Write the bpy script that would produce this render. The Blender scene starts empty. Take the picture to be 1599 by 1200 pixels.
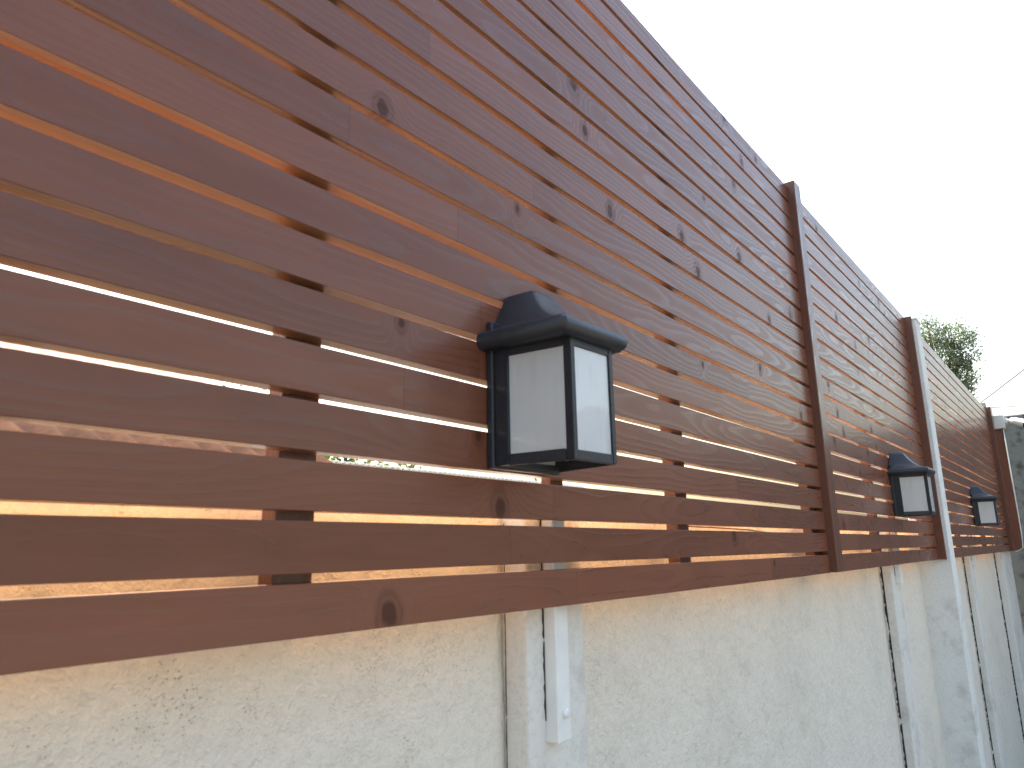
import bpy, bmesh, math, random
from mathutils import Vector, Matrix
random.seed(7)
S = bpy.context.scene
C = S.collection
# ------------------------------------------------------------------ camera
# World: X runs along the fence, +Y is behind the fence, fence front plane is Y = 0, ground Z = 0
EYE = 2.35
DIST = 0.86
CAM = Vector((0.0, -DIST, EYE))
FPX, YAW, PIT, ROLL = 1130.35, 0.902094, 0.225968, -0.0183996
_f = Vector((math.sin(YAW)*math.cos(PIT), math.cos(YAW)*math.cos(PIT), math.sin(PIT)))
_r0 = Vector((math.cos(YAW), -math.sin(YAW), 0)); _u0 = _r0.cross(_f)
RT = math.cos(ROLL)*_r0 + math.sin(ROLL)*_u0
UP = -math.sin(ROLL)*_r0 + math.cos(ROLL)*_u0
cd = bpy.data.cameras.new('camera'); cam = bpy.data.objects.new('camera', cd); C.objects.link(cam)
cam.matrix_world = Matrix(((RT.x, UP.x, -_f.x, CAM.x), (RT.y, UP.y, -_f.y, CAM.y), (RT.z, UP.z, -_f.z, CAM.z), (0, 0, 0, 1)))
cd.sensor_fit = 'HORIZONTAL'; cd.sensor_width = 36; cd.lens = FPX/1599*36
cd.clip_start = 0.02; cd.clip_end = 2000
cd.dof.use_dof = True; cd.dof.focus_distance = 4.5; cd.dof.aperture_fstop = 9.0
S.camera = cam
def ray(px, py):
    return (_f + RT*((px-799.5)/FPX) + UP*(-(py-600)/FPX))
def at_x(px, py, X):
    d = ray(px, py); return CAM + d*(X/d.x)
# ------------------------------------------------------------------ light
SUN = Vector((0.22, 0.66, 0.82)).normalized()
W = bpy.data.worlds.new('World'); S.world = W; W.use_nodes = True
wn = W.node_tree; bg = wn.nodes['Background']
sky = wn.nodes.new('ShaderNodeTexSky'); sky.sky_type = 'NISHITA'; sky.sun_disc = False
sky.sun_elevation = math.asin(SUN.z)
sky.sun_rotation = math.atan2(SUN.x, SUN.y)
sky.air_density = 1.6; sky.dust_density = 6.5; sky.ozone_density = 1.0
wn.links.new(sky.outputs[0], bg.inputs[0]); bg.inputs[1].default_value = 0.15
sd = bpy.data.lights.new('sun', 'SUN'); sd.energy = 4.5; sd.angle = math.radians(0.53); sd.color = (1, 0.93, 0.82)
so = bpy.data.objects.new('sun', sd); C.objects.link(so)
so.rotation_euler = SUN.to_track_quat('Z', 'Y').to_euler(); so.location = SUN*30
S.view_settings.view_transform = 'Standard'; S.view_settings.look = 'None'
S.view_settings.gamma = 1; S.view_settings.exposure = 1.78
S.render.engine = 'CYCLES'
S.cycles.max_bounces = 12; S.cycles.diffuse_bounces = 6; S.cycles.transparent_max_bounces = 12
# ------------------------------------------------------------------ material helpers
class NT:
    def __init__(s, name):
        s.m = bpy.data.materials.new(name); s.m.use_nodes = True; s.t = s.m.node_tree
        s.b = s.t.nodes['Principled BSDF']; s.out = s.t.nodes['Material Output']
    def n(s, kind, **kw):
        x = s.t.nodes.new('ShaderNode'+kind)
        for k, v in kw.items(): setattr(x, k, v)
        return x
    def set(s, sock, v):
        if isinstance(v, bpy.types.NodeSocket): s.t.links.new(v, sock)
        else: sock.default_value = v
    def math(s, op, a, b=0.0, c=None):
        x = s.n('Math', operation=op); s.set(x.inputs[0], a); s.set(x.inputs[1], b)
        if c is not None: s.set(x.inputs[2], c)
        return x.outputs[0]
    def xyz(s, x, y, z):
        q = s.n('CombineXYZ'); s.set(q.inputs[0], x); s.set(q.inputs[1], y); s.set(q.inputs[2], z); return q.outputs[0]
    def noise(s, vec, scale, detail=3, rough=0.5):
        q = s.n('TexNoise'); s.set(q.inputs['Vector'], vec); q.inputs['Scale'].default_value = scale
        q.inputs['Detail'].default_value = detail; q.inputs['Roughness'].default_value = rough; return q.outputs[0]
    def ramp(s, v, lo, hi, a=0.0, b=1.0):
        q = s.n('MapRange', interpolation_type='SMOOTHSTEP'); s.set(q.inputs[0], v)
        for i, k in zip((1, 2, 3, 4), (lo, hi, a, b)): s.set(q.inputs[i], k)
        return q.outputs[0]
    def mix(s, f, a, b):
        q = s.n('Mix', data_type='RGBA'); s.set(q.inputs[0], f)
        for sock, v in ((q.inputs[6], a), (q.inputs[7], b)):
            s.set(sock, (*v, 1) if isinstance(v, tuple) and len(v) == 3 else v)
        return q.outputs[2]
    def scale(s, col, v):
        q = s.n('VectorMath', operation='SCALE'); s.set(q.inputs[0], col); s.set(q.inputs[3], v); return q.outputs[0]
    def bump(s, h, strength, dist):
        q = s.n('Bump'); s.set(q.inputs['Height'], h); q.inputs['Strength'].default_value = strength
        q.inputs['Distance'].default_value = dist; s.t.links.new(q.outputs[0], s.b.inputs['Normal'])
    def base(s, c): s.set(s.b.inputs['Base Color'], (*c, 1) if isinstance(c, tuple) else c)
    def rough(s, v): s.set(s.b.inputs['Roughness'], v)

def wood(name, light, dark, seg=1.15, rough=0.30, vertical=False, knots=0.5, var=0.0):
    t = NT(name)
    tc = t.n('TexCoord'); sp = t.n('SeparateXYZ'); t.t.links.new(tc.outputs['Object'], sp.inputs[0])
    oi = t.n('ObjectInfo'); rnd = oi.outputs['Random']
    x, y, z = sp.outputs
    if vertical: x, z = z, x
    sid = t.math('FLOOR', t.math('ADD', t.math('DIVIDE', x, seg), t.math('MULTIPLY', rnd, 17.3)))
    wnz = t.n('TexWhiteNoise', noise_dimensions='2D'); t.set(wnz.inputs['Vector'], t.xyz(sid, t.math('MULTIPLY', rnd, 91.0), 0.0))
    s1 = wnz.outputs['Value']; sc = t.n('SeparateColor'); t.t.links.new(wnz.outputs['Color'], sc.inputs[0])
    s2, s3 = sc.outputs[1], sc.outputs[2]
    x2 = t.math('ADD', x, t.math('MULTIPLY', s1, 23.0))
    # knots: one candidate about every 0.6 m
    vo = t.n('TexVoronoi', voronoi_dimensions='1D'); vo.inputs['Scale'].default_value = 1.0
    t.set(vo.inputs['W'], t.math('MULTIPLY', x2, 1.5))
    vc = t.n('SeparateColor'); t.t.links.new(vo.outputs['Color'], vc.inputs[0])
    kx = t.math('DIVIDE', vo.outputs['Distance'], 1.5)
    kz = t.math('SUBTRACT', z, t.math('MULTIPLY', t.math('SUBTRACT', vc.outputs[0], 0.5), 0.062))
    kz = t.math('MULTIPLY', kz, 0.75)
    ks = t.math('ADD', 0.5, t.math('MULTIPLY', vc.outputs[2], 0.95))
    kx = t.math('DIVIDE', kx, ks); kz = t.math('DIVIDE', kz, ks)
    kn = t.noise(t.xyz(t.math('MULTIPLY', x2, 1.0), t.math('MULTIPLY', z, 0.5), s2), 42, 2, 0.55)
    kd = t.math('ADD', t.math('SQRT', t.math('ADD', t.math('MULTIPLY', kx, kx), t.math('MULTIPLY', kz, kz))), t.math('MULTIPLY', t.math('SUBTRACT', kn, 0.5), 0.013))
    on = t.math('GREATER_THAN', vc.outputs[1], knots)
    kbulge = t.math('MULTIPLY', on, t.ramp(kd, 0.0, 0.07, 1.0, 0.0))
    # growth rings around a wandering pith -> cathedral figure
    wander = t.noise(t.xyz(t.math('MULTIPLY', x2, 1.0), t.math('MULTIPLY', s3, 30.0), t.math('MULTIPLY', z, 3.0)), 0.85, 2, 0.5)
    dep = t.math('ADD', t.math('ADD', y, t.math('MULTIPLY', wander, 0.16)), t.math('MULTIPLY', kbulge, 0.035))
    zz = t.math('ADD', z, t.math('MULTIPLY', t.math('SUBTRACT', s2, 0.5), 0.11))
    r = t.math('SQRT', t.math('ADD', t.math('MULTIPLY', zz, zz), t.math('MULTIPLY', dep, dep)))
    ringn = t.noise(t.xyz(t.math('MULTIPLY', x2, 1.0), y, z), 9, 2)
    r = t.math('ADD', r, t.math('MULTIPLY', ringn, 0.006))
    fr = t.math('FRACT', t.math('MULTIPLY', r, 105.0))
    late = t.math('MULTIPLY', t.ramp(fr, 0.35, 0.86), t.ramp(fr, 0.90, 1.0, 1.0, 0.0))
    fine = t.noise(t.xyz(t.math('MULTIPLY', x2, 4.0), t.math('MULTIPLY', y, 120.0), t.math('MULTIPLY', z, 120.0)), 2.5, 4, 0.6)
    blot = t.noise(t.xyz(t.math('MULTIPLY', x2, 2.0), t.math('MULTIPLY', y, 6.0), t.math('MULTIPLY', z, 9.0)), 2.0, 4, 0.6)
    f = t.math('ADD', t.math('MULTIPLY', late, 0.15), t.math('MULTIPLY', fine, 0.40))
    col = t.mix(f, light, dark)
    tone = t.math('ADD', 0.60, t.math('ADD', t.math('MULTIPLY', s1, 0.24), t.math('ADD', t.math('MULTIPLY', blot, 0.46), t.math('MULTIPLY', rnd, 0.16))))
    if var: tone = t.math('MULTIPLY', tone, t.math('ADD', 1-var, t.math('MULTIPLY', t.math('FRACT', t.math('MULTIPLY', rnd, 57.0)), 2*var)))
    col = t.scale(col, tone)
    kmask = t.math('MULTIPLY', on, t.ramp(kd, 0.007, 0.016, 0.85, 0.0))
    kring = t.math('MULTIPLY', t.math('MULTIPLY', on, t.ramp(kd, 0.012, 0.017)), t.ramp(kd, 0.017, 0.026, 0.75, 0.0))
    kk = t.math('MAXIMUM', t.math('MULTIPLY', kmask, 0.9), t.math('MULTIPLY', kring, 0.45))
    col = t.mix(kk, col, (dark[0]*0.40, dark[1]*0.36, dark[2]*0.36))
    # butt joints of the finger-jointed strips
    fx = t.math('FRACT', t.math('ADD', t.math('DIVIDE', x, seg), t.math('MULTIPLY', rnd, 17.3)))
    j = t.math('LESS_THAN', fx, 0.0022/seg)
    col = t.mix(t.math('MULTIPLY', j, 0.45), col, (dark[0]*0.5, dark[1]*0.5, dark[2]*0.5))
    t.base(col)
    t.rough(t.math('ADD', rough, t.math('ADD', t.math('MULTIPLY', blot, 0.16), t.math('ADD', t.math('MULTIPLY', late, -0.10), t.math('MULTIPLY', kk, 0.3)))))
    t.b.inputs['Specular IOR Level'].default_value = 0.16
    t.set(t.b.inputs['Coat Weight'], t.math('MULTIPLY', t.math('ADD', 0.36, t.math('MULTIPLY', late, 0.20)), t.math('SUBTRACT', 1.0, t.math('MULTIPLY', kk, 0.85)))); t.b.inputs['Coat Roughness'].default_value = 0.2
    t.bump(t.math('ADD', t.math('MULTIPLY', late, 0.9), t.math('ADD', t.math('MULTIPLY', fine, 0.8), t.math('MULTIPLY', kk, -0.6))), 0.24, 0.0012)
    return t.m

def plaster(name, col, stain, grime=0.16, lump=1.3):
    t = NT(name)
    g = t.n('NewGeometry'); p = g.outputs['Position']
    n1 = t.noise(p, 70, 5, 0.66); n2 = t.noise(p, 9, 4, 0.6); n3 = t.noise(p, 1.6, 4, 0.6); n4 = t.noise(p, 190, 3, 0.6)
    v = t.n('TexVoronoi'); t.set(v.inputs['Vector'], p); v.inputs['Scale'].default_value = 150; v.inputs['Randomness'].default_value = 1
    pit = t.math('MULTIPLY', t.ramp(v.outputs['Distance'], 0.10, 0.30, 1.0, 0.0), t.ramp(n2, 0.50, 0.68))
    c = t.mix(t.ramp(n3, 0.40, 0.75), col, tuple(a*0.92 for a in col))
    st = t.math('MULTIPLY', t.ramp(t.math('ADD', n2, t.math('MULTIPLY', n3, 0.6)), 0.78, 1.05), grime)
    c = t.mix(st, c, stain)
    c = t.mix(t.math('MULTIPLY', pit, 0.34), c, tuple(a*0.38 for a in stain))
    c = t.mix(t.ramp(n1, 0.36, 0.52, 0.22, 0.0), c, stain)
    t.base(c); t.rough(0.85)
    n5 = t.noise(p, 24, 3, 0.55)
    h = t.math('ADD', t.math('ADD', t.math('MULTIPLY', n1, 0.8), t.math('MULTIPLY', n5, 1.5)), t.math('ADD', t.math('MULTIPLY', n4, 0.35), t.math('MULTIPLY', pit, -0.5)))
    t.bump(h, 0.55*lump, 0.010)
    return t.m

def plain(name, col, rough=0.5, metal=0.0, var=0.12, nscale=30, bump=0.0, spec=0.5):
    t = NT(name)
    tc = t.n('TexCoord'); p = tc.outputs['Object']
    n = t.noise(p, nscale, 4, 0.6)
    t.base(t.mix(t.ramp(n, 0.3, 0.72), tuple(a*(1-var) for a in col), tuple(min(1, a*(1+var)) for a in col)))
    t.rough(t.math('ADD', rough-0.06, t.math('MULTIPLY', n, 0.12))); t.b.inputs['Metallic'].default_value = metal
    t.b.inputs['Specular IOR Level'].default_value = spec
    if bump: t.bump(n, bump, 0.002)
    return t.m

M = {}
M['wood'] = wood('stained_pine', (0.178, 0.066, 0.037), (0.092, 0.031, 0.018))
M['wood_back'] = wood('raw_pine_back', (0.46, 0.27, 0.13), (0.30, 0.15, 0.07), rough=0.6)
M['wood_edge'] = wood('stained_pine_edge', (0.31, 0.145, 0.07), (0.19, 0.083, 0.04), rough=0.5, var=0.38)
M['post_wood'] = wood('stained_pine_post', (0.135, 0.054, 0.034), (0.082, 0.031, 0.020), seg=50.0, vertical=True, knots=2.0)
M['wall'] = plaster('painted_plaster', (0.73, 0.69, 0.60), (0.48, 0.45, 0.39))
M['column'] = plaster('painted_concrete', (0.68, 0.665, 0.62), (0.38, 0.36, 0.31), grime=0.45, lump=0.55)
M['white_post'] = plaster('chipped_white_paint', (0.72, 0.73, 0.70), (0.42, 0.41, 0.37), grime=0.5, lump=0.35)
M['grey_wall'] = plaster('weathered_grey_plaster', (0.115, 0.128, 0.124), (0.025, 0.03, 0.026), grime=0.9, lump=0.8)
M['white_steel'] = plain('white_painted_steel', (0.74, 0.75, 0.73), 0.38, var=0.06, nscale=14, bump=0.25)
M['black'] = plain('black_powder_coat', (0.018, 0.020, 0.026), 0.42, var=0.2, nscale=160, bump=0.35)
M['bolt'] = plain('painted_bolt', (0.7, 0.71, 0.7), 0.4, var=0.1)
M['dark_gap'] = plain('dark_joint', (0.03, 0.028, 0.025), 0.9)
M['plastic'] = plain('white_plastic', (0.60, 0.60, 0.55), 0.4, var=0.05)
M['lens'] = plain('black_lens_cover', (0.012, 0.014, 0.015), 0.12, var=0.05)
M['bulb'] = plain('opal_bulb', (0.82, 0.8, 0.74), 0.3, var=0.02)
M['socket'] = plain('grey_socket', (0.25, 0.24, 0.22), 0.5)
M['wire'] = plain('black_cable', (0.04, 0.04, 0.042), 0.5)
M['bark'] = plain('bark', (0.11, 0.085, 0.06), 0.9, var=0.4, nscale=25, bump=0.8)
M['twig'] = plain('dry_twig', (0.16, 0.08, 0.04), 0.8, var=0.3)
M['brick_red'] = plain('terracotta', (0.26, 0.125, 0.065), 0.8, var=0.25, nscale=6, bump=0.4)
M['cream'] = plain('cream_paint', (0.62, 0.52, 0.38), 0.75, var=0.08, nscale=5)
M['fascia'] = plain('brown_fascia', (0.22, 0.11, 0.055), 0.6, var=0.15, nscale=8)
M['white_sheet'] = plain('white_roof_sheet', (0.70, 0.71, 0.70), 0.45, var=0.07, nscale=3)
M['grey_sheet'] = plain('weathered_fibre_cement', (0.30, 0.31, 0.30), 0.85, var=0.35, nscale=14, bump=0.4)
M['pane_dark'] = plain('window_glass', (0.03, 0.035, 0.04), 0.08, var=0.1)
def leafmat(name, a, b):
    t = NT(name); oi = t.n('NewGeometry'); n = t.noise(oi.outputs['Position'], 1.3, 3)
    t.base(t.mix(t.ramp(n, 0.35, 0.65), a, b)); t.rough(0.55)
    tr = t.n('BsdfTranslucent'); tr.inputs[0].default_value = (b[0]*1.4, b[1]*1.5, b[2], 1)
    mx = t.n('MixShader'); mx.inputs[0].default_value = 0.35
    t.t.links.new(t.b.outputs[0], mx.inputs[1]); t.t.links.new(tr.outputs[0], mx.inputs[2]); t.t.links.new(mx.outputs[0], t.out.inputs[0])
    return t.m
M['leaf'] = leafmat('foliage', (0.080, 0.105, 0.068), (0.12, 0.15, 0.09))
M['leaf_dark'] = leafmat('foliage_dark', (0.035, 0.06, 0.025), (0.07, 0.105, 0.04))
def glass(name, rough, trans, col):
    t = NT(name)
    tc = t.n('TexCoord'); n = t.noise(tc.outputs['Object'], 22, 4, 0.6)
    sp = t.n('SeparateXYZ'); t.t.links.new(tc.outputs['Object'], sp.inputs[0])
    drip = t.noise(t.xyz(t.math('MULTIPLY', sp.outputs[0], 60.0), t.math('MULTIPLY', sp.outputs[1], 60.0), t.math('MULTIPLY', sp.outputs[2], 7.0)), 1.0, 4, 0.6)
    dirt = t.math('MULTIPLY', t.ramp(drip, 0.48, 0.75), t.ramp(n, 0.35, 0.6))
    t.base(t.mix(t.math('MULTIPLY', dirt, 0.30), col, (0.62, 0.60, 0.55))); t.rough(t.math('ADD', rough, t.math('MULTIPLY', dirt, 0.04)))
    t.b.inputs['Transmission Weight'].default_value = trans
    t.b.inputs['IOR'].default_value = 1.5
    t.b.inputs['Coat Weight'].default_value = 1.0; t.b.inputs['Coat Roughness'].default_value = 0.015 if rough < .5 else 0.22
    return t.m
M['frost'] = glass('frosted_glass', 0.33, 0.54, (0.90, 0.91, 0.90))
M['clear'] = glass('frosted_glass_polished_face', 0.45, 0.45, (0.88, 0.91, 0.93))
def ground_mat():
    t = NT('paved_yard'); g = t.n('NewGeometry'); p = g.outputs['Position']
    n = t.noise(p, 3, 6, 0.6); m = t.noise(p, 40, 4, 0.6)
    t.base(t.mix(t.math('ADD', t.math('MULTIPLY', n, 0.6), t.math('MULTIPLY', m, 0.4)), (0.10, 0.09, 0.08), (0.20, 0.185, 0.16)))
    t.rough(0.9); t.bump(m, 0.5, 0.01); return t.m
M['ground'] = ground_mat()
# ------------------------------------------------------------------ object helpers
def tag(o, label=None, cat=None, group=None, kind=None):
    if label: o['label'] = label
    if cat: o['category'] = cat
    if group: o['group'] = group
    if kind: o['kind'] = kind
    return o
def empty(name, loc=(0, 0, 0), rz=0.0):
    o = bpy.data.objects.new(name, None); C.objects.link(o); o.location = loc; o.rotation_euler = (0, 0, rz); o.empty_display_size = 0.1
    return o
def link(name, me, mat, parent=None, loc=None):
    o = bpy.data.objects.new(name, me); C.objects.link(o)
    if mat is not None and not me.materials: me.materials.append(mat)
    if parent: o.parent = parent
    if loc is not None: o.location = loc
    return o
def bm_obj(name, bm, mat, parent=None, loc=None, smooth=False, recalc=True):
    if recalc: bmesh.ops.recalc_face_normals(bm, faces=bm.faces)
    me = bpy.data.meshes.new(name); bm.to_mesh(me); bm.free()
    if smooth:
        for p in me.polygons: p.use_smooth = True
    return link(name, me, mat, parent, loc)
def box(bm, x0, x1, y0, y1, z0, z1, bev=0.0, seg=1):
    vs = [bm.verts.new(p) for p in ((x0,y0,z0),(x1,y0,z0),(x1,y1,z0),(x0,y1,z0),(x0,y0,z1),(x1,y0,z1),(x1,y1,z1),(x0,y1,z1))]
    fs = [bm.faces.new([vs[i] for i in q]) for q in ((3,2,1,0),(4,5,6,7),(0,1,5,4),(1,2,6,5),(2,3,7,6),(3,0,4,7))]
    if bev:
        es = list({e for f in fs for e in f.edges})
        bmesh.ops.bevel(bm, geom=es, offset=bev, segments=seg, affect='EDGES', profile=0.5)
def boxo(name, mat, parent, dims, bev=0.0, seg=1, loc=None):
    bm = bmesh.new(); box(bm, *dims, bev=bev, seg=seg); return bm_obj(name, bm, mat, parent, loc)
def tube(bm, pts, rad, sides=8, cap=True):
    pts = [Vector(p) for p in pts]; rings = []
    for i, p in enumerate(pts):
        d = (pts[min(i+1, len(pts)-1)] - pts[max(i-1, 0)]).normalized()
        a = d.cross(Vector((0, 0, 1)) if abs(d.z) < 0.95 else Vector((1, 0, 0))).normalized(); b = d.cross(a)
        r = rad[i] if isinstance(rad, (list, tuple)) else rad
        rings.append([bm.verts.new(p + (a*math.cos(k*2*math.pi/sides) + b*math.sin(k*2*math.pi/sides))*r) for k in range(sides)])
    for A, B in zip(rings, rings[1:]):
        for k in range(sides): bm.faces.new((A[k], A[(k+1) % sides], B[(k+1) % sides], B[k]))
    if cap: bm.faces.new(rings[0][::-1]); bm.faces.new(rings[-1])
def loft(bm, rings, cap=True):
    R = [[bm.verts.new(p) for p in r] for r in rings]; n = len(R[0])
    for A, B in zip(R, R[1:]):
        for k in range(n): bm.faces.new((A[k], A[(k+1) % n], B[(k+1) % n], B[k]))
    if cap: bm.faces.new(R[0][::-1]); bm.faces.new(R[-1])
# ------------------------------------------------------------------ ground
bm = bmesh.new()
vs = [bm.verts.new(p) for p in ((-400, -400, 0), (400, -400, 0), (400, 400, 0), (-400, 400, 0))]; bm.faces.new(vs)
tag(bm_obj('ground', bm, M['ground']), kind='structure', label='paved yard ground below the boundary wall')
# ------------------------------------------------------------------ boundary wall
COLW, COLY, PANY = 0.207, 0.063, 0.121
WTOP = EYE + 0.067
wall = empty('boundary_wall', (1.2, PANY, 0)); wall.matrix_world.translation = Vector((1.2, PANY, 0))
tag(wall, 'cream plastered precast concrete wall below the slatted timber fence', 'wall')
wl = lambda *d: tuple(v - (1.2 if i < 2 else PANY if i < 4 else 0) for i, v in enumerate(d))
cols = [-2.06, 1.201, 4.46, 7.53]
for i, cx in enumerate(cols):
    boxo('column', M['column'], wall, wl(cx, cx+COLW, COLY, 0.24, -0.05, EYE+0.105), 0.006, 2)
def wall_panel(x0, x1, top):
    # front face is a fine grid with a trowelled, uneven surface; back and edges are plain
    bm = bmesh.new()
    random.seed(int(x0*100))
    import mathutils.noise as mn
    nx = max(2, int((x1-x0)/0.02)); z0 = 0.0; zb = EYE-1.0; zs = [z0, zb*0.5, zb] + [zb + (top-zb)*k/54 for k in range(1, 55)]
    grid = []
    for z in zs:
        row = []
        for i in range(nx+1):
            x = x0+(x1-x0)*i/nx
            h = 0.0025*mn.noise((x*14, z*14, 3.1)) + 0.0018*mn.noise((x*38, z*38, 7.7)) + 0.003*mn.noise((x*3, z*3, 1.0))
            if z == top: zt = z + 0.004*mn.noise((x*9, 0.3, 2.0))
            else: zt = z
            row.append(bm.verts.new((x-1.2, h, zt)))
        grid.append(row)
    for a, b in zip(grid, grid[1:]):
        for i in range(nx): bm.faces.new((a[i], a[i+1], b[i+1], b[i]))
    back = []
    for z in (z0, top): back.append([bm.verts.new((x-1.2, 0.045, z)) for x in (x0, x1)])
    bm.faces.new((back[0][1], back[0][0], back[1][0], back[1][1]))
    bm.faces.new([grid[-1][i] for i in range(nx+1)] + [back[1][1], back[1][0]])
    bm.faces.new([r[0] for r in grid][::-1] + [back[0][0], back[1][0]])
    bm.faces.new([r[-1] for r in grid] + [back[1][1], back[0][1]])
    o = bm_obj('wall_panel', bm, M['wall'], wall)
    for p in o.data.polygons: p.use_smooth = len(p.vertices) == 4
    return o
def seam(x, y, w, z0, z1, parent=None, ox=1.2, oy=PANY):
    # open dark joint, here and there filled with plaster
    rnd = random.Random(int(x*1000)); bm = bmesh.new(); z = z0
    while z < z1-0.02:
        h = rnd.uniform(0.06, 0.55); e = min(z1, z+h); n = max(2, int(h/0.012)); R = []
        for i in range(n+1):
            q = z+(e-z)*i/n; k = w*rnd.uniform(0.35, 1.0)*(0.3 if i in (0, n) else 1)
            R.append([(x-ox, y-oy, q), (x-ox+0.001, y-oy, q), (x-ox+0.001, y-oy+k, q), (x-ox, y-oy+k, q)])
        loft(bm, R); z = e + rnd.choice((0.001, 0.003, 0.006, 0.02))
    return bm_obj('joint', bm, M['dark_gap'], parent or wall)
ends = cols + [9.90]
for i in range(4):
    a = ends[i]+COLW+0.003; b = ends[i+1]-0.005
    wall_panel(a, b, WTOP)
    seam(ends[i+1]-0.0012, PANY-(0.004, 0.015, 0.015, 0.015)[i], (0.0022, 0.013, 0.013, 0.016)[i], 0.02, WTOP-0.01)
boxo('end_pier', M['column'], wall, wl(9.90, 10.88, 0.040, 0.26, -0.05, EYE+0.10), 0.008, 2)
# ------------------------------------------------------------------ slatted fence
PITCH, SLAT, THK = 0.08455, 0.0707, 0.0312
ZB = EYE - 0.1102
def slat_mesh(L, seed):
    rnd = random.Random(seed); bm = bmesh.new()
    c = 0.0008; h = SLAT/2 + rnd.uniform(-0.0003, 0.0003); w = THK/2
    prof = [(-w, -h+c), (-w+c, -h), (w-c, -h), (w, -h+c), (w, h-c), (w-c, h), (-w+c, h), (-w, h-c)]
    n = max(6, int(L/0.16)); rings = []
    a1, a2, p1, p2 = rnd.uniform(-.0007, .0007), rnd.uniform(-.0004, .0004), rnd.random()*6, rnd.random()*6
    for i in range(n+1):
        x = L*i/n
        dz = a1*math.sin(x*2.1+p1) + a2*math.sin(x*5.7+p2); dy = 0.0012*math.sin(x*1.7+p2) ; tw = 0.010*math.sin(x*1.3+p1)
        rings.append([(x, y+dy+z*tw+rnd.uniform(-.0002, .0002), z+dz+rnd.uniform(-.0003, .0003)) for y, z in prof])
    loft(bm, rings); bmesh.ops.recalc_face_normals(bm, faces=bm.faces)
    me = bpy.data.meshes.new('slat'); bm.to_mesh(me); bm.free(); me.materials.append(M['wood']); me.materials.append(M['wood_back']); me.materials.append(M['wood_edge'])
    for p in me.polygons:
        if abs(p.normal.z) > 0.9: p.material_index = 2   # lighter orange edges paint in the glow of bounced sun
        if p.normal.y > 0.9: p.material_index = 1      # hidden side coloured as raw pine to bounce more warm light
    return me
def fence_panel(x0, x1, label, studs, seed, top_off=0.0):
    root = tag(empty('slatted_fence_panel', (x0, 0, ZB)), label, 'fence', 'fence panels on top of the wall')
    rnd = random.Random(seed)
    for k in range(20):
        me = slat_mesh(x1-x0, seed*100+k)
        link('slat', me, None, root, (0, THK/2 + rnd.uniform(-.0006, .0006), SLAT/2 + k*PITCH + rnd.uniform(-.0004, .0004)))
    for s0, s1 in studs:
        bm = bmesh.new(); box(bm, -(s1-s0)/2, (s1-s0)/2, 0, 0.0355, 0, 1.66, 0.0015)
        bm_obj('stud', bm, M['post_wood'], root, ((s0+s1)/2-x0, THK+0.0015, 0.003))
    return root
fence_panel(-2.0, 3.098, 'long brown slatted fence panel carrying the lantern above the white bracket bolt', [(-1.9, -1.835), (-0.68, -0.615), (0.595, 0.66), (1.844, 1.911), (3.030, 3.095)], 1)
fence_panel(3.187, 5.580, 'brown slatted fence panel between the brown batten and the tall white post', [(3.19, 3.245), (4.10, 4.165), (5.40, 5.465)], 2)
fence_panel(5.760, 10.41, 'brown slatted fence panel beyond the tall white post, ending by the security camera', [(5.80, 5.865), (6.9, 6.965), (8.55, 8.615), (9.7, 9.765), (10.33, 10.395)], 3)
# battens and posts
def batten(name, x0, x1, y0, y1, z0, z1, label, cat, mat='post_wood', bev=0.003, grp=None):
    bm = bmesh.new(); cx, cy = (x0+x1)/2, (y0+y1)/2
    n = 8; rings = []; c = bev
    X, Y = (x1-x0)/2, (y1-y0)/2; rnd = random.Random(int(x0*77))
    for i in range(n+1):
        z = (z1-z0)*i/n; d = 0.0015*math.sin(i*0.9+x0); k = 1 if 0 < i < n else 1
        rings.append([(px+d, py+d*0.6, z) for px, py in ((-X+c, -Y), (X-c, -Y), (X, -Y+c), (X, Y-c), (X-c, Y), (-X+c, Y), (-X, Y-c), (-X, -Y+c))])
    loft(bm, rings)
    o = bm_obj(name, bm, M[mat], None, (cx, cy, z0)); return tag(o, label, cat, grp)
batten('timber_batten', 3.100, 3.185, -0.031, THK+0.03, ZB+0.004, EYE+1.585, 'upright brown timber batten jutting above the slats between two lanterns', 'post')
batten('timber_batten', 5.582, 5.598, -0.047, THK+0.03, ZB+0.002, EYE+1.562, 'thin brown timber batten fixed against the side of the white post', 'post')
wp = batten('concrete_post', 5.600, 5.755, -0.072, 0.150, 0.0, EYE+1.535, 'tall chipped white square post rising from the wall to the fence top', 'post', 'white_post', 0.006)
boxo('cap', M['white_post'], wp, (-0.082, 0.082, -0.116, 0.116, EYE+1.536, EYE+1.552), 0.004)
batten('timber_post', 10.412, 10.60, -0.044, 0.06, ZB, EYE+1.60, 'narrow brown end post closing the fence beside the security camera', 'post')
batten('timber_post', 10.62, 10.745, -0.12, -0.02, ZB+0.01, EYE+1.343, 'stout brown post below the security camera at the grey wall', 'post')
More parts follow.
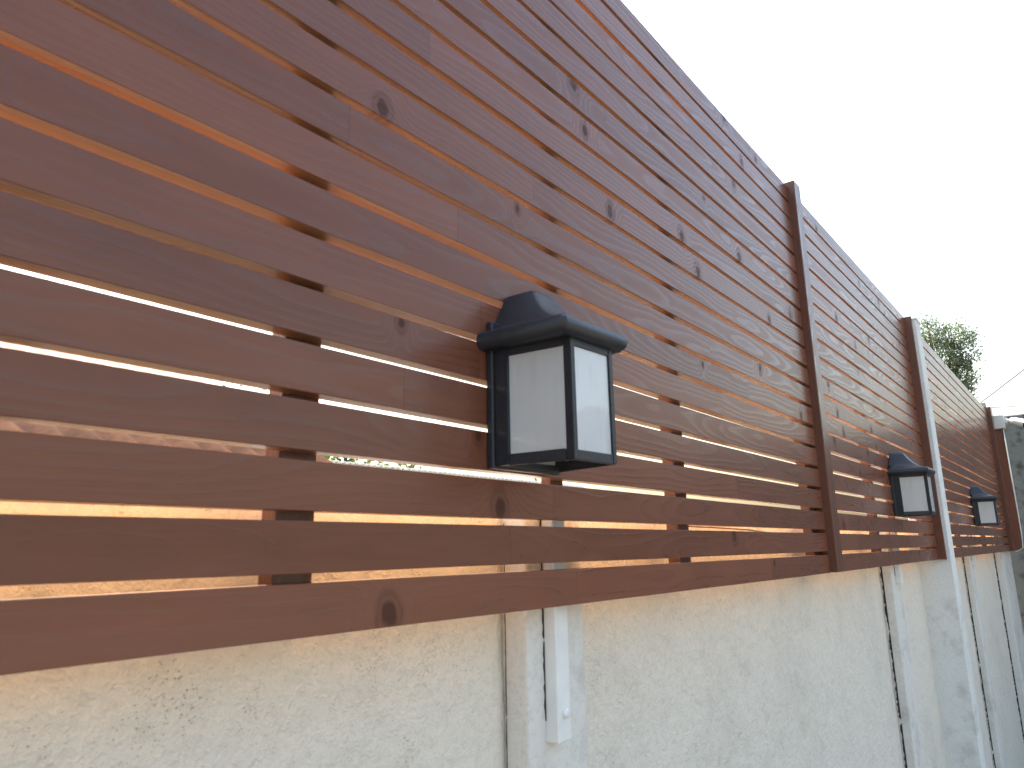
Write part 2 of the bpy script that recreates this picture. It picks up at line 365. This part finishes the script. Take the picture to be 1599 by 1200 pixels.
# white steel bracket posts bolted to the wall columns; they carry the fence
for i, (cx, lab, zb) in enumerate(((1.257, 'white steel bracket with a round bolt fixed to the wall column under the lantern', 0.372),
                                   (4.545, 'short white steel bracket at the wall joint under the fence between batten and white post', 0.215),
                                   (7.62, 'short white steel bracket on the wall beyond the tall white post', 0.20),)):
    r = tag(empty('steel_bracket', (cx, 0, 0)), lab, 'bracket', 'steel brackets on the wall')
    boxo('lower_tube', M['white_steel'], r, (0, 0.046, THK+0.0015, COLY+0.002, EYE-zb, EYE+0.09), 0.003, 2)
    boxo('upper_tube', M['post_wood'], r, (0, 0.046, THK+0.0015, COLY-0.002, EYE+0.091, EYE+1.54), 0.003)
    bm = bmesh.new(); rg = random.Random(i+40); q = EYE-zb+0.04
    while q < EYE+0.07:                                  # dark strip painting the shade in the slit beside the tube, broken up
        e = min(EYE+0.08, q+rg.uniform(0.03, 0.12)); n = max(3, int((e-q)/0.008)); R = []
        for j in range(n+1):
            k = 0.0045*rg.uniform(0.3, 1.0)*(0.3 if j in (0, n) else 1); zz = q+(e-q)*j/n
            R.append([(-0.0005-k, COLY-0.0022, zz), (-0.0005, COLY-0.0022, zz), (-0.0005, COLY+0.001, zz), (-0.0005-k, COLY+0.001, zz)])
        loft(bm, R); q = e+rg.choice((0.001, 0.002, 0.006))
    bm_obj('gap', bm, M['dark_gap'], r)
    bm = bmesh.new(); tube(bm, [(0.024, THK+0.002, EYE-0.318), (0.024, THK-0.004, EYE-0.318), (0.024, THK-0.006, EYE-0.318)], [0.011, 0.0095, 0.005], 14)
    if i == 0: bm_obj('bolt', bm, M['bolt'], r, smooth=False)
    else: bm.free()
# ------------------------------------------------------------------ wall lanterns
def lantern():
    r = empty('wall_lantern')
    HB, HF, DP, Z0, Z1 = 0.094, 0.066, 0.176, 0.0, 0.226       # half width at back, at front, depth, body bottom and top
    def hw(y): return HB + (HF-HB)*(-y/DP)
    b = 0.010
    def rail(name, pts0, pts1):
        bm = bmesh.new(); loft(bm, [pts0, pts1]); bmesh.ops.bevel(bm, geom=list(bm.edges), offset=0.0016, segments=2, affect='EDGES'); return bm_obj(name, bm, M['black'], r)
    boxo('backplate', M['black'], r, (-HB-0.004, HB+0.004, -0.016, -0.0005, Z0-0.004, Z1+0.05), 0.003, 2)
    fw = 0.017
    def sq(x0, x1, y0, y1, z): return [(x0, y0, z), (x1, y0, z), (x1, y1, z), (x0, y1, z)]
    for s in (-1, 1):
        # rear uprights are wider
        xs = sorted((s*(hw(-.016)), s*(hw(-.016)-0.012)))
        rail('upright', sq(xs[0], xs[1], -0.046, -0.016, Z0), sq(xs[0], xs[1], -0.046, -0.016, Z1))
        xs = sorted((s*HF, s*(HF-0.014)))
        rail('upright', sq(xs[0], xs[1], -DP, -DP+fw, Z0), sq(xs[0], xs[1], -DP, -DP+fw, Z1))
        for za, zb in ((Z0, Z0+0.020), (Z1-0.022, Z1)):
            ya, yb = -DP+fw-0.001, -0.045
            A = [(s*(hw(ya)), ya, za), (s*(hw(ya)), ya, zb), (s*(hw(ya)-0.011), ya, zb), (s*(hw(ya)-0.011), ya, za)]
            B = [(s*(hw(yb)), yb, za), (s*(hw(yb)), yb, zb), (s*(hw(yb)-0.011), yb, zb), (s*(hw(yb)-0.011), yb, za)]
            rail('rail', A, B)
    for za, zb in ((Z0, Z0+0.018), (Z1-0.022, Z1)):
        boxo('rail', M['black'], r, (-HF+0.013, HF-0.013, -DP+0.0005, -DP+0.011, za, zb), 0.0016, 2)
    boxo('rail', M['black'], r, (-HB+0.01, HB-0.01, -0.028, -0.0165, Z0, Z0+0.012), 0.0016, 2)
    # panes
    boxo('pane', M['clear'], r, (-HF+0.012, HF-0.012, -DP+0.0035, -DP+0.0062, Z0+0.015, Z1-0.018))
    for s in (-1, 1):
        ya, yb = -DP+fw-0.004, -0.042
        bm = bmesh.new()
        A = [(s*(hw(ya)-0.0035), ya, Z0+0.016), (s*(hw(ya)-0.0035), ya, Z1-0.018), (s*(hw(ya)-0.0062), ya, Z1-0.018), (s*(hw(ya)-0.0062), ya, Z0+0.016)]
        B = [(s*(hw(yb)-0.0035), yb, Z0+0.016), (s*(hw(yb)-0.0035), yb, Z1-0.018), (s*(hw(yb)-0.0062), yb, Z1-0.018), (s*(hw(yb)-0.0062), yb, Z0+0.016)]
        loft(bm, [A, B]); bm_obj('pane', bm, M['frost'], r)
    # ogee cap: lofted outline rectangles, flat against the fence
    prof = [(0.2175, 0.010, 0.006), (0.2185, 0.021, 0.014), (0.226, 0.028, 0.020), (0.236, 0.030, 0.022), (0.246, 0.028, 0.020), (0.252, 0.022, 0.014), (0.2545, 0.010, 0.003),
            (0.258, -0.002, -0.012), (0.266, -0.013, -0.030), (0.279, -0.022, -0.052), (0.296, -0.031, -0.071), (0.314, -0.040, -0.086), (0.328, -0.047, -0.096), (0.338, -0.052, -0.102), (0.344, -0.058, -0.108), (0.347, -0.066, -0.116)]
    rings = []
    for z, ox, oy in prof:
        # ox: outset of half width, oy: outset of front depth; below the eave the plan tapers like the body
        D_ = DP+oy-0.004; k = min(1.0, max(0.0, (z-0.2175)/0.13))
        hb, hf = HB+ox, HF+ox+0.004+0.018*k
        hf = min(hf, hb); c = 0.008*(1-0.3*k)
        rings.append([(-hb, -0.001, z), (-hf-0.0, -D_+c, z), (-hf+c, -D_, z), (hf-c, -D_, z), (hf, -D_+c, z), (hb, -0.001, z)])
    bm = bmesh.new(); loft(bm, rings)
    cap = bm_obj('cap', bm, M['black'], r)
    for p in cap.data.polygons: p.use_smooth = True
    try: cap.data.set_sharp_from_angle(angle=math.radians(38))
    except Exception: pass
    boxo('reflector', M['plastic'], r, (-HB+0.014, HB-0.014, -0.0185, -0.0162, Z0+0.013, Z1-0.002))
    # lamp holder and bulb
    bm = bmesh.new(); tube(bm, [(0, -0.085, 0.218), (0, -0.085, 0.165)], 0.018, 16); bm_obj('lamp_holder', bm, M['socket'], r)
    bm = bmesh.new(); tube(bm, [(0, -0.085, 0.165), (0, -0.085, 0.150), (0, -0.085, 0.13), (0, -0.085, 0.105), (0, -0.085, 0.082), (0, -0.085, 0.070)], [0.014, 0.018, 0.027, 0.030, 0.022, 0.006], 18)
    bm_obj('bulb', bm, M['bulb'], r, smooth=True)
    return r
LZ = EYE+0.150
def dup(root):
    c = root.copy(); C.objects.link(c)
    for ch in root.children:
        d = ch.copy(); C.objects.link(d); d.parent = c
    return c
l1 = lantern(); l1.location = (1.1075, 0, LZ); l1.rotation_euler = (0, 0, math.radians(-3.5)); l1.location.y = -0.006
tag(l1, 'black wall lantern with frosted panes on the slats left of the brown batten', 'lantern', 'wall lanterns on the fence')
l2 = dup(l1); l2.location = (4.512, -0.002, LZ-0.004); l2.rotation_euler = (0, 0, math.radians(-1))
tag(l2, 'black wall lantern on the slats between the brown batten and the white post', 'lantern', 'wall lanterns on the fence')
l3 = dup(l1); l3.location = (7.74, -0.002, LZ-0.010); l3.rotation_euler = (0, 0, math.radians(1))
tag(l3, 'black wall lantern on the slats beyond the white post', 'lantern', 'wall lanterns on the fence')
# ------------------------------------------------------------------ end of the yard: grey wall, security camera, cable, wires
bm = bmesh.new(); box(bm, 0, 0.2, -7.0, 0.3, 0, EYE+1.585, 0.02, 2)
tag(bm_obj('rendered_wall', bm, M['grey_wall'], None, (11.2, 0, 0)), 'tall weathered grey plaster wall behind the security camera', 'wall')
sc = empty('security_camera', (10.62, -0.075, EYE+1.345)); tag(sc, 'white bullet security camera on a junction box above the brown end post', 'camera')
boxo('junction_box', M['plastic'], sc, (-0.055, 0.075, -0.075, 0.055, 0.0, 0.165), 0.008, 2)
bm = bmesh.new(); tube(bm, [(0.0, -0.07, 0.085), (0.0, -0.095, 0.085), (0.0, -0.115, 0.08), (-0.005, -0.135, 0.076)], [0.048, 0.044, 0.028, 0.030], 18); bm_obj('bracket', bm, M['plastic'], sc, smooth=True)
ax = Vector((-0.30, -0.84, -0.34)).normalized(); p0 = Vector((-0.005, -0.125, 0.088))
bm = bmesh.new(); tube(bm, [p0, p0+ax*0.016, p0+ax*0.06, p0+ax*0.165, p0+ax*0.172], [0.03, 0.044, 0.048, 0.048, 0.045], 22); hs = bm_obj('housing', bm, M['plastic'], sc, smooth=True)
try: hs.data.set_sharp_from_angle(angle=math.radians(40))
except Exception: pass
bm = bmesh.new(); tube(bm, [p0+ax*0.171, p0+ax*0.190, p0+ax*0.193], [0.0465, 0.0465, 0.040], 22); bm_obj('lens_cover', bm, M['lens'], sc)
sh = Vector((0, 0, 1)) - ax*ax.z; sh.normalize()
bm = bmesh.new(); sd_ = ax.cross(sh); rr = []
for s in (0.05, 0.20):
    o_ = [p0+ax*s + (sd_*math.sin(a)+sh*math.cos(a))*0.0535 for a in [math.radians(q) for q in range(-80, 81, 16)]]
    i_ = [p0+ax*s + (sd_*math.sin(a)+sh*math.cos(a))*0.050 for a in [math.radians(q) for q in range(80, -81, -16)]]
    rr.append(o_+i_)
loft(bm, rr); bm_obj('sun_shield', bm, M['plastic'], sc)
bm = bmesh.new(); tube(bm, [(10.60, -0.125, EYE+1.34), (10.585, -0.128, EYE+1.1), (10.575, -0.13, EYE+0.6), (10.57, -0.13, EYE+0.1), (10.575, -0.12, ZB+0.03), (10.60, -0.06, ZB-0.004), (10.62, 0.03, ZB-0.008)], 0.006, 8)
tag(bm_obj('cable', bm, M['white_steel'], None, smooth=True), 'thin white cable running down the brown post from the security camera', 'cable')
def wire(a, b, sag, rad, label):
    bm = bmesh.new(); a, b = Vector(a), Vector(b)
    pts = [a.lerp(b, i/24) - Vector((0, 0, sag*4*(i/24)*(1-i/24))) for i in range(25)]
    tube(bm, pts, rad, 6); return tag(bm_obj('overhead_wire', bm, M['wire'], None, smooth=True), label, 'wire', 'wires across the sky')
A = at_x(1520, 634, 17.0); B = at_x(1599, 572, 14.0); dd = B-A
wire(A-dd*4.0, B+dd*6, 0.05, 0.010, 'thin dark overhead wire slanting up across the sky past the fence end')
A = Vector((10.45, 0.0, EYE+1.598)); B = at_x(1599, 632, 13.5)
wire(A, A+(B-A)*3.0, 0.02, 0.005, 'thin wire running from the end post top across the sky')
boxo('insulator', M['socket'], None, (10.40, 10.47, 0.0, 0.06, EYE+1.601, EYE+1.66), 0.004)
tag(bpy.data.objects['insulator'], 'small grey block on top of the fence end post', 'insulator')
# twig lying between slats and wall
bm = bmesh.new(); tube(bm, [(1.96, 0.108, EYE+0.062), (2.25, 0.106, EYE+0.060), (2.55, 0.108, EYE+0.056), (2.72, 0.106, EYE+0.048), (2.95, 0.110, EYE+0.022)], [0.002, 0.003, 0.003, 0.003, 0.002], 6)
tag(bm_obj('twig', bm, M['twig'], None, smooth=True), 'thin dry brown twig lying against the wall behind the slats', 'twig')
# ------------------------------------------------------------------ beyond the fence
def roof_sheet(name, mat, parent, x0, x1, y0, z0, y1, z1, pitch, amp, thick=0.006, ribs='x'):
    # corrugated or pantiled sheet: waves run across x
    bm = bmesh.new(); n = max(8, int((x1-x0)/pitch*8)); rows = []
    for (y, z) in ((y0, z0), (y1, z1)):
        rows.append([bm.verts.new((x0+(x1-x0)*i/n, y, z + amp*math.sin(2*math.pi*i/8))) for i in range(n+1)])
    rows2 = [[bm.verts.new(v.co - Vector((0, 0, thick))) for v in r] for r in rows]
    for i in range(n):
        bm.faces.new((rows[0][i], rows[0][i+1], rows[1][i+1], rows[1][i])); bm.faces.new((rows2[1][i], rows2[1][i+1], rows2[0][i+1], rows2[0][i]))
        bm.faces.new((rows2[0][i], rows2[0][i+1], rows[0][i+1], rows[0][i])); bm.faces.new((rows[1][i], rows[1][i+1], rows2[1][i+1], rows2[1][i]))
    return bm_obj(name, bm, mat, parent, smooth=True)
h = tag(empty('neighbour_house', (0, 4, 0)), 'cream neighbouring house with terracotta tiled roof glimpsed through the slats', 'house')
def part(name, mat, dims, bev=0.0): return boxo(name, mat, h, dims, bev)
part('wall', M['cream'], (-4.0, 3.2, 0.35, 5.0, 0, EYE+0.62))
part('fascia', M['fascia'], (-4.3, 3.42, -0.03, 0.0, EYE+0.56, EYE+0.70))
roof_sheet('roof', M['brick_red'], h, -4.35, 3.72, -0.10, EYE+0.70, 2.6, EYE+1.97, 0.22, 0.030, 0.02)
roof_sheet('roof', M['brick_red'], h, -4.35, 3.72, 2.62, EYE+1.97, 5.3, EYE+0.70, 0.22, 0.030, 0.02)
for wx in (-2.2, 0.6):
    w = part('window', M['white_steel'], (wx, wx+1.1, 0.31, 0.349, 1.0, EYE+0.45)); boxo('pane', M['pane_dark'], w, (wx+0.06, wx+1.04, 0.300, 0.309, 1.06, EYE+0.39))
cp = tag(empty('carport', (3.9, 4.6, 0)), 'white corrugated carport roof on posts behind the fence', 'carport')
roof_sheet('roof', M['white_sheet'], cp, 0.2, 4.6, 0.0, EYE+0.84, 3.0, EYE+1.02, 0.076, 0.010)
boxo('beam', M['white_sheet'], cp, (0.2, 4.6, 0.02, 0.10, EYE+0.68, EYE+0.825), 0.004)
for px in (0.3, 2.4, 4.45): boxo('post', M['white_sheet'], cp, (px, px+0.08, 0.03, 0.09, 0, EYE+0.679), 0.004)
sh_ = tag(empty('garden_shed', (5.2, 2.2, 0)), 'low shed with weathered grey corrugated roof close behind the wall', 'shed')
roof_sheet('roof', M['grey_sheet'], sh_, 0.0, 7.5, 0.0, EYE+0.44, 2.2, EYE+0.66, 0.15, 0.022)
boxo('wall', M['cream'], sh_, (0.15, 7.35, 0.15, 2.1, 0, EYE+0.41))
boxo('door', M['fascia'], sh_, (2.0, 2.8, 0.12, 0.149, 0, EYE+0.30), 0.004)

def tree(name, base, height, clumps, leaf, nleaf, lsize, label, mat, seed, cat='tree', group=None, lean=(0, 0)):
    rnd = random.Random(seed); base = Vector(base)
    r = tag(empty(name, base), label, cat, group)
    bm = bmesh.new(); top = Vector((lean[0], lean[1], height*0.72))
    tr = height*0.022
    pts = [Vector((lean[0]*t*t + 0.06*math.sin(t*7+seed)*height*0.1, lean[1]*t*t, height*0.72*t)) for t in [i/7 for i in range(8)]]
    tube(bm, pts, [tr*(1.25-0.95*i/7) for i in range(8)], 9)
    for c, rad in clumps:
        c = Vector(c); t = min(0.95, max(0.35, (c.z-rad[2]*0.9)/(height*0.72))); k = int(t*7); s = pts[k]
        mid = s.lerp(c, 0.5) + Vector((rnd.uniform(-.1, .1), rnd.uniform(-.1, .1), 0.08*height*0.3))
        tube(bm, [s, mid, c], [tr*0.45, tr*0.3, tr*0.1], 6)
    bm_obj('trunk', bm, M['bark'], r, smooth=True)
    V, F = [], []
    tot = sum(q[1][0]*q[1][2] for q in clumps)
    for c, rad in clumps:
        c = Vector(c)
        for sp in range(max(6, int(nleaf*rad[0]*rad[2]/tot/8))):
            # a twig spray of leaves
            while True:
                u = Vector((rnd.uniform(-1, 1), rnd.uniform(-1, 1), rnd.uniform(-1, 1)))
                if 0.05 < u.length < 1: break
            u = u.normalized()*(u.length**0.55)*rnd.uniform(0.8, 1.12)
            o = c + Vector((u.x*rad[0], u.y*rad[1], u.z*rad[2]))*0.9
            dr = (u + Vector((rnd.uniform(-.6, .6), rnd.uniform(-.6, .6), rnd.uniform(-1.3, 0.2)))).normalized()
            for q in range(8):
                p = o + dr*lsize*0.36*q + Vector((rnd.gauss(0, 1), rnd.gauss(0, 1), rnd.gauss(0, 1)))*lsize*0.55
                a = Vector((rnd.gauss(0, 1), rnd.gauss(0, 1), rnd.gauss(0, 1)-0.5)).normalized()
                b = a.cross(Vector((rnd.gauss(0, 1), rnd.gauss(0, 1), rnd.gauss(0, 1)))).normalized()
                L = lsize*rnd.uniform(0.6, 1.2); w = L*0.22*leaf
                i = len(V); V += [p, p+a*L*0.5+b*w, p+a*L, p+a*L*0.5-b*w]; F.append((i, i+1, i+2, i+3))
    me = bpy.data.meshes.new('crown'); me.from_pydata([tuple(v) for v in V], [], F); me.update()
    link('crown', me, M[mat], r)
    return r
# far tree right of the white post
TX = 38.0
tb = at_x(1466, 575, TX); base = Vector((tb.x, tb.y, 0))
def rel(px, py, X=TX, b=base, dy=0.0): v = at_x(px, py, X)-b; v.y += dy; return v
k = 1/33.7
cl = [(rel(1452, 520), (22*k, 22*k, 20*k)), (rel(1490, 525), (24*k, 24*k, 20*k)), (rel(1505, 550), (15*k, 20*k, 22*k)), (rel(1470, 560), (30*k, 30*k, 28*k)), (rel(1447, 503), (9*k, 9*k, 9*k)),
      (rel(1500, 585), (14*k, 18*k, 24*k)), (rel(1485, 610), (26*k, 26*k, 26*k)), (rel(1508, 612), (5*k, 6*k, 18*k)), (rel(1440, 590), (30*k, 30*k, 30*k)), (rel(1420, 560), (26*k, 26*k, 24*k)), (rel(1455, 650), (34*k, 30*k, 26*k))]
tree('feathery_tree', base, rel(1466, 500).z, cl, 1.0, 15000, 0.15, 'tall feathery green tree rising behind the fence beside the white post', 'leaf', 5)
def simple_tree(name, x, y, hgt, rad, label, seed, n=5000, mat='leaf_dark', ls=0.12):
    rnd = random.Random(seed); cl = []
    for i in range(9):
        a = rnd.uniform(0, 6.28); q = rad*rnd.uniform(0.2, 0.75); zz = hgt*rnd.uniform(0.55, 0.88); s = rad*rnd.uniform(0.32, 0.5)
        cl.append(((math.cos(a)*q, math.sin(a)*q, zz), (s, s, s*0.8)))
    tree(name, (x, y, 0), hgt, cl, 1.6, n, ls, label, mat, seed)
simple_tree('leafy_tree', 6.3, 8.0, EYE+2.35, 1.7, 'leafy green tree behind the tiled house, glimpsed through the slats', 11)
simple_tree('garden_shrub', 10.5, 6.2, EYE+1.25, 1.2, 'dense green shrub behind the grey shed, glimpsed through the slats', 12, n=3500)

# house across the end of the yard; the lantern panes mirror its roof line
hx = tag(empty('yard_house', (13.5, -7.0, 0)), 'cream house with brown tiled roof beyond the grey wall', 'house')
boxo('wall', M['cream'], hx, (0, 10.0, -6.0, 0.0, 0, EYE+1.55))
roof_sheet('roof', M['brick_red'], hx, -0.4, 10.4, 0.45, EYE+1.42, -3.0, EYE+3.3, 0.22, 0.030, 0.02)
roof_sheet('roof', M['brick_red'], hx, -0.4, 10.4, -6.45, EYE+1.42, -3.02, EYE+3.3, 0.22, 0.030, 0.02)
for wx in (1.2, 6.4):
    w = boxo('window', M['white_steel'], hx, (wx, wx+1.6, 0.001, 0.05, 1.1, 2.5)); boxo('pane', M['pane_dark'], w, (wx+0.07, wx+1.53, 0.051, 0.058, 1.17, 2.43))
boxo('door', M['fascia'], hx, (4.2, 5.1, 0.001, 0.05, 0.0, 2.1), 0.004)
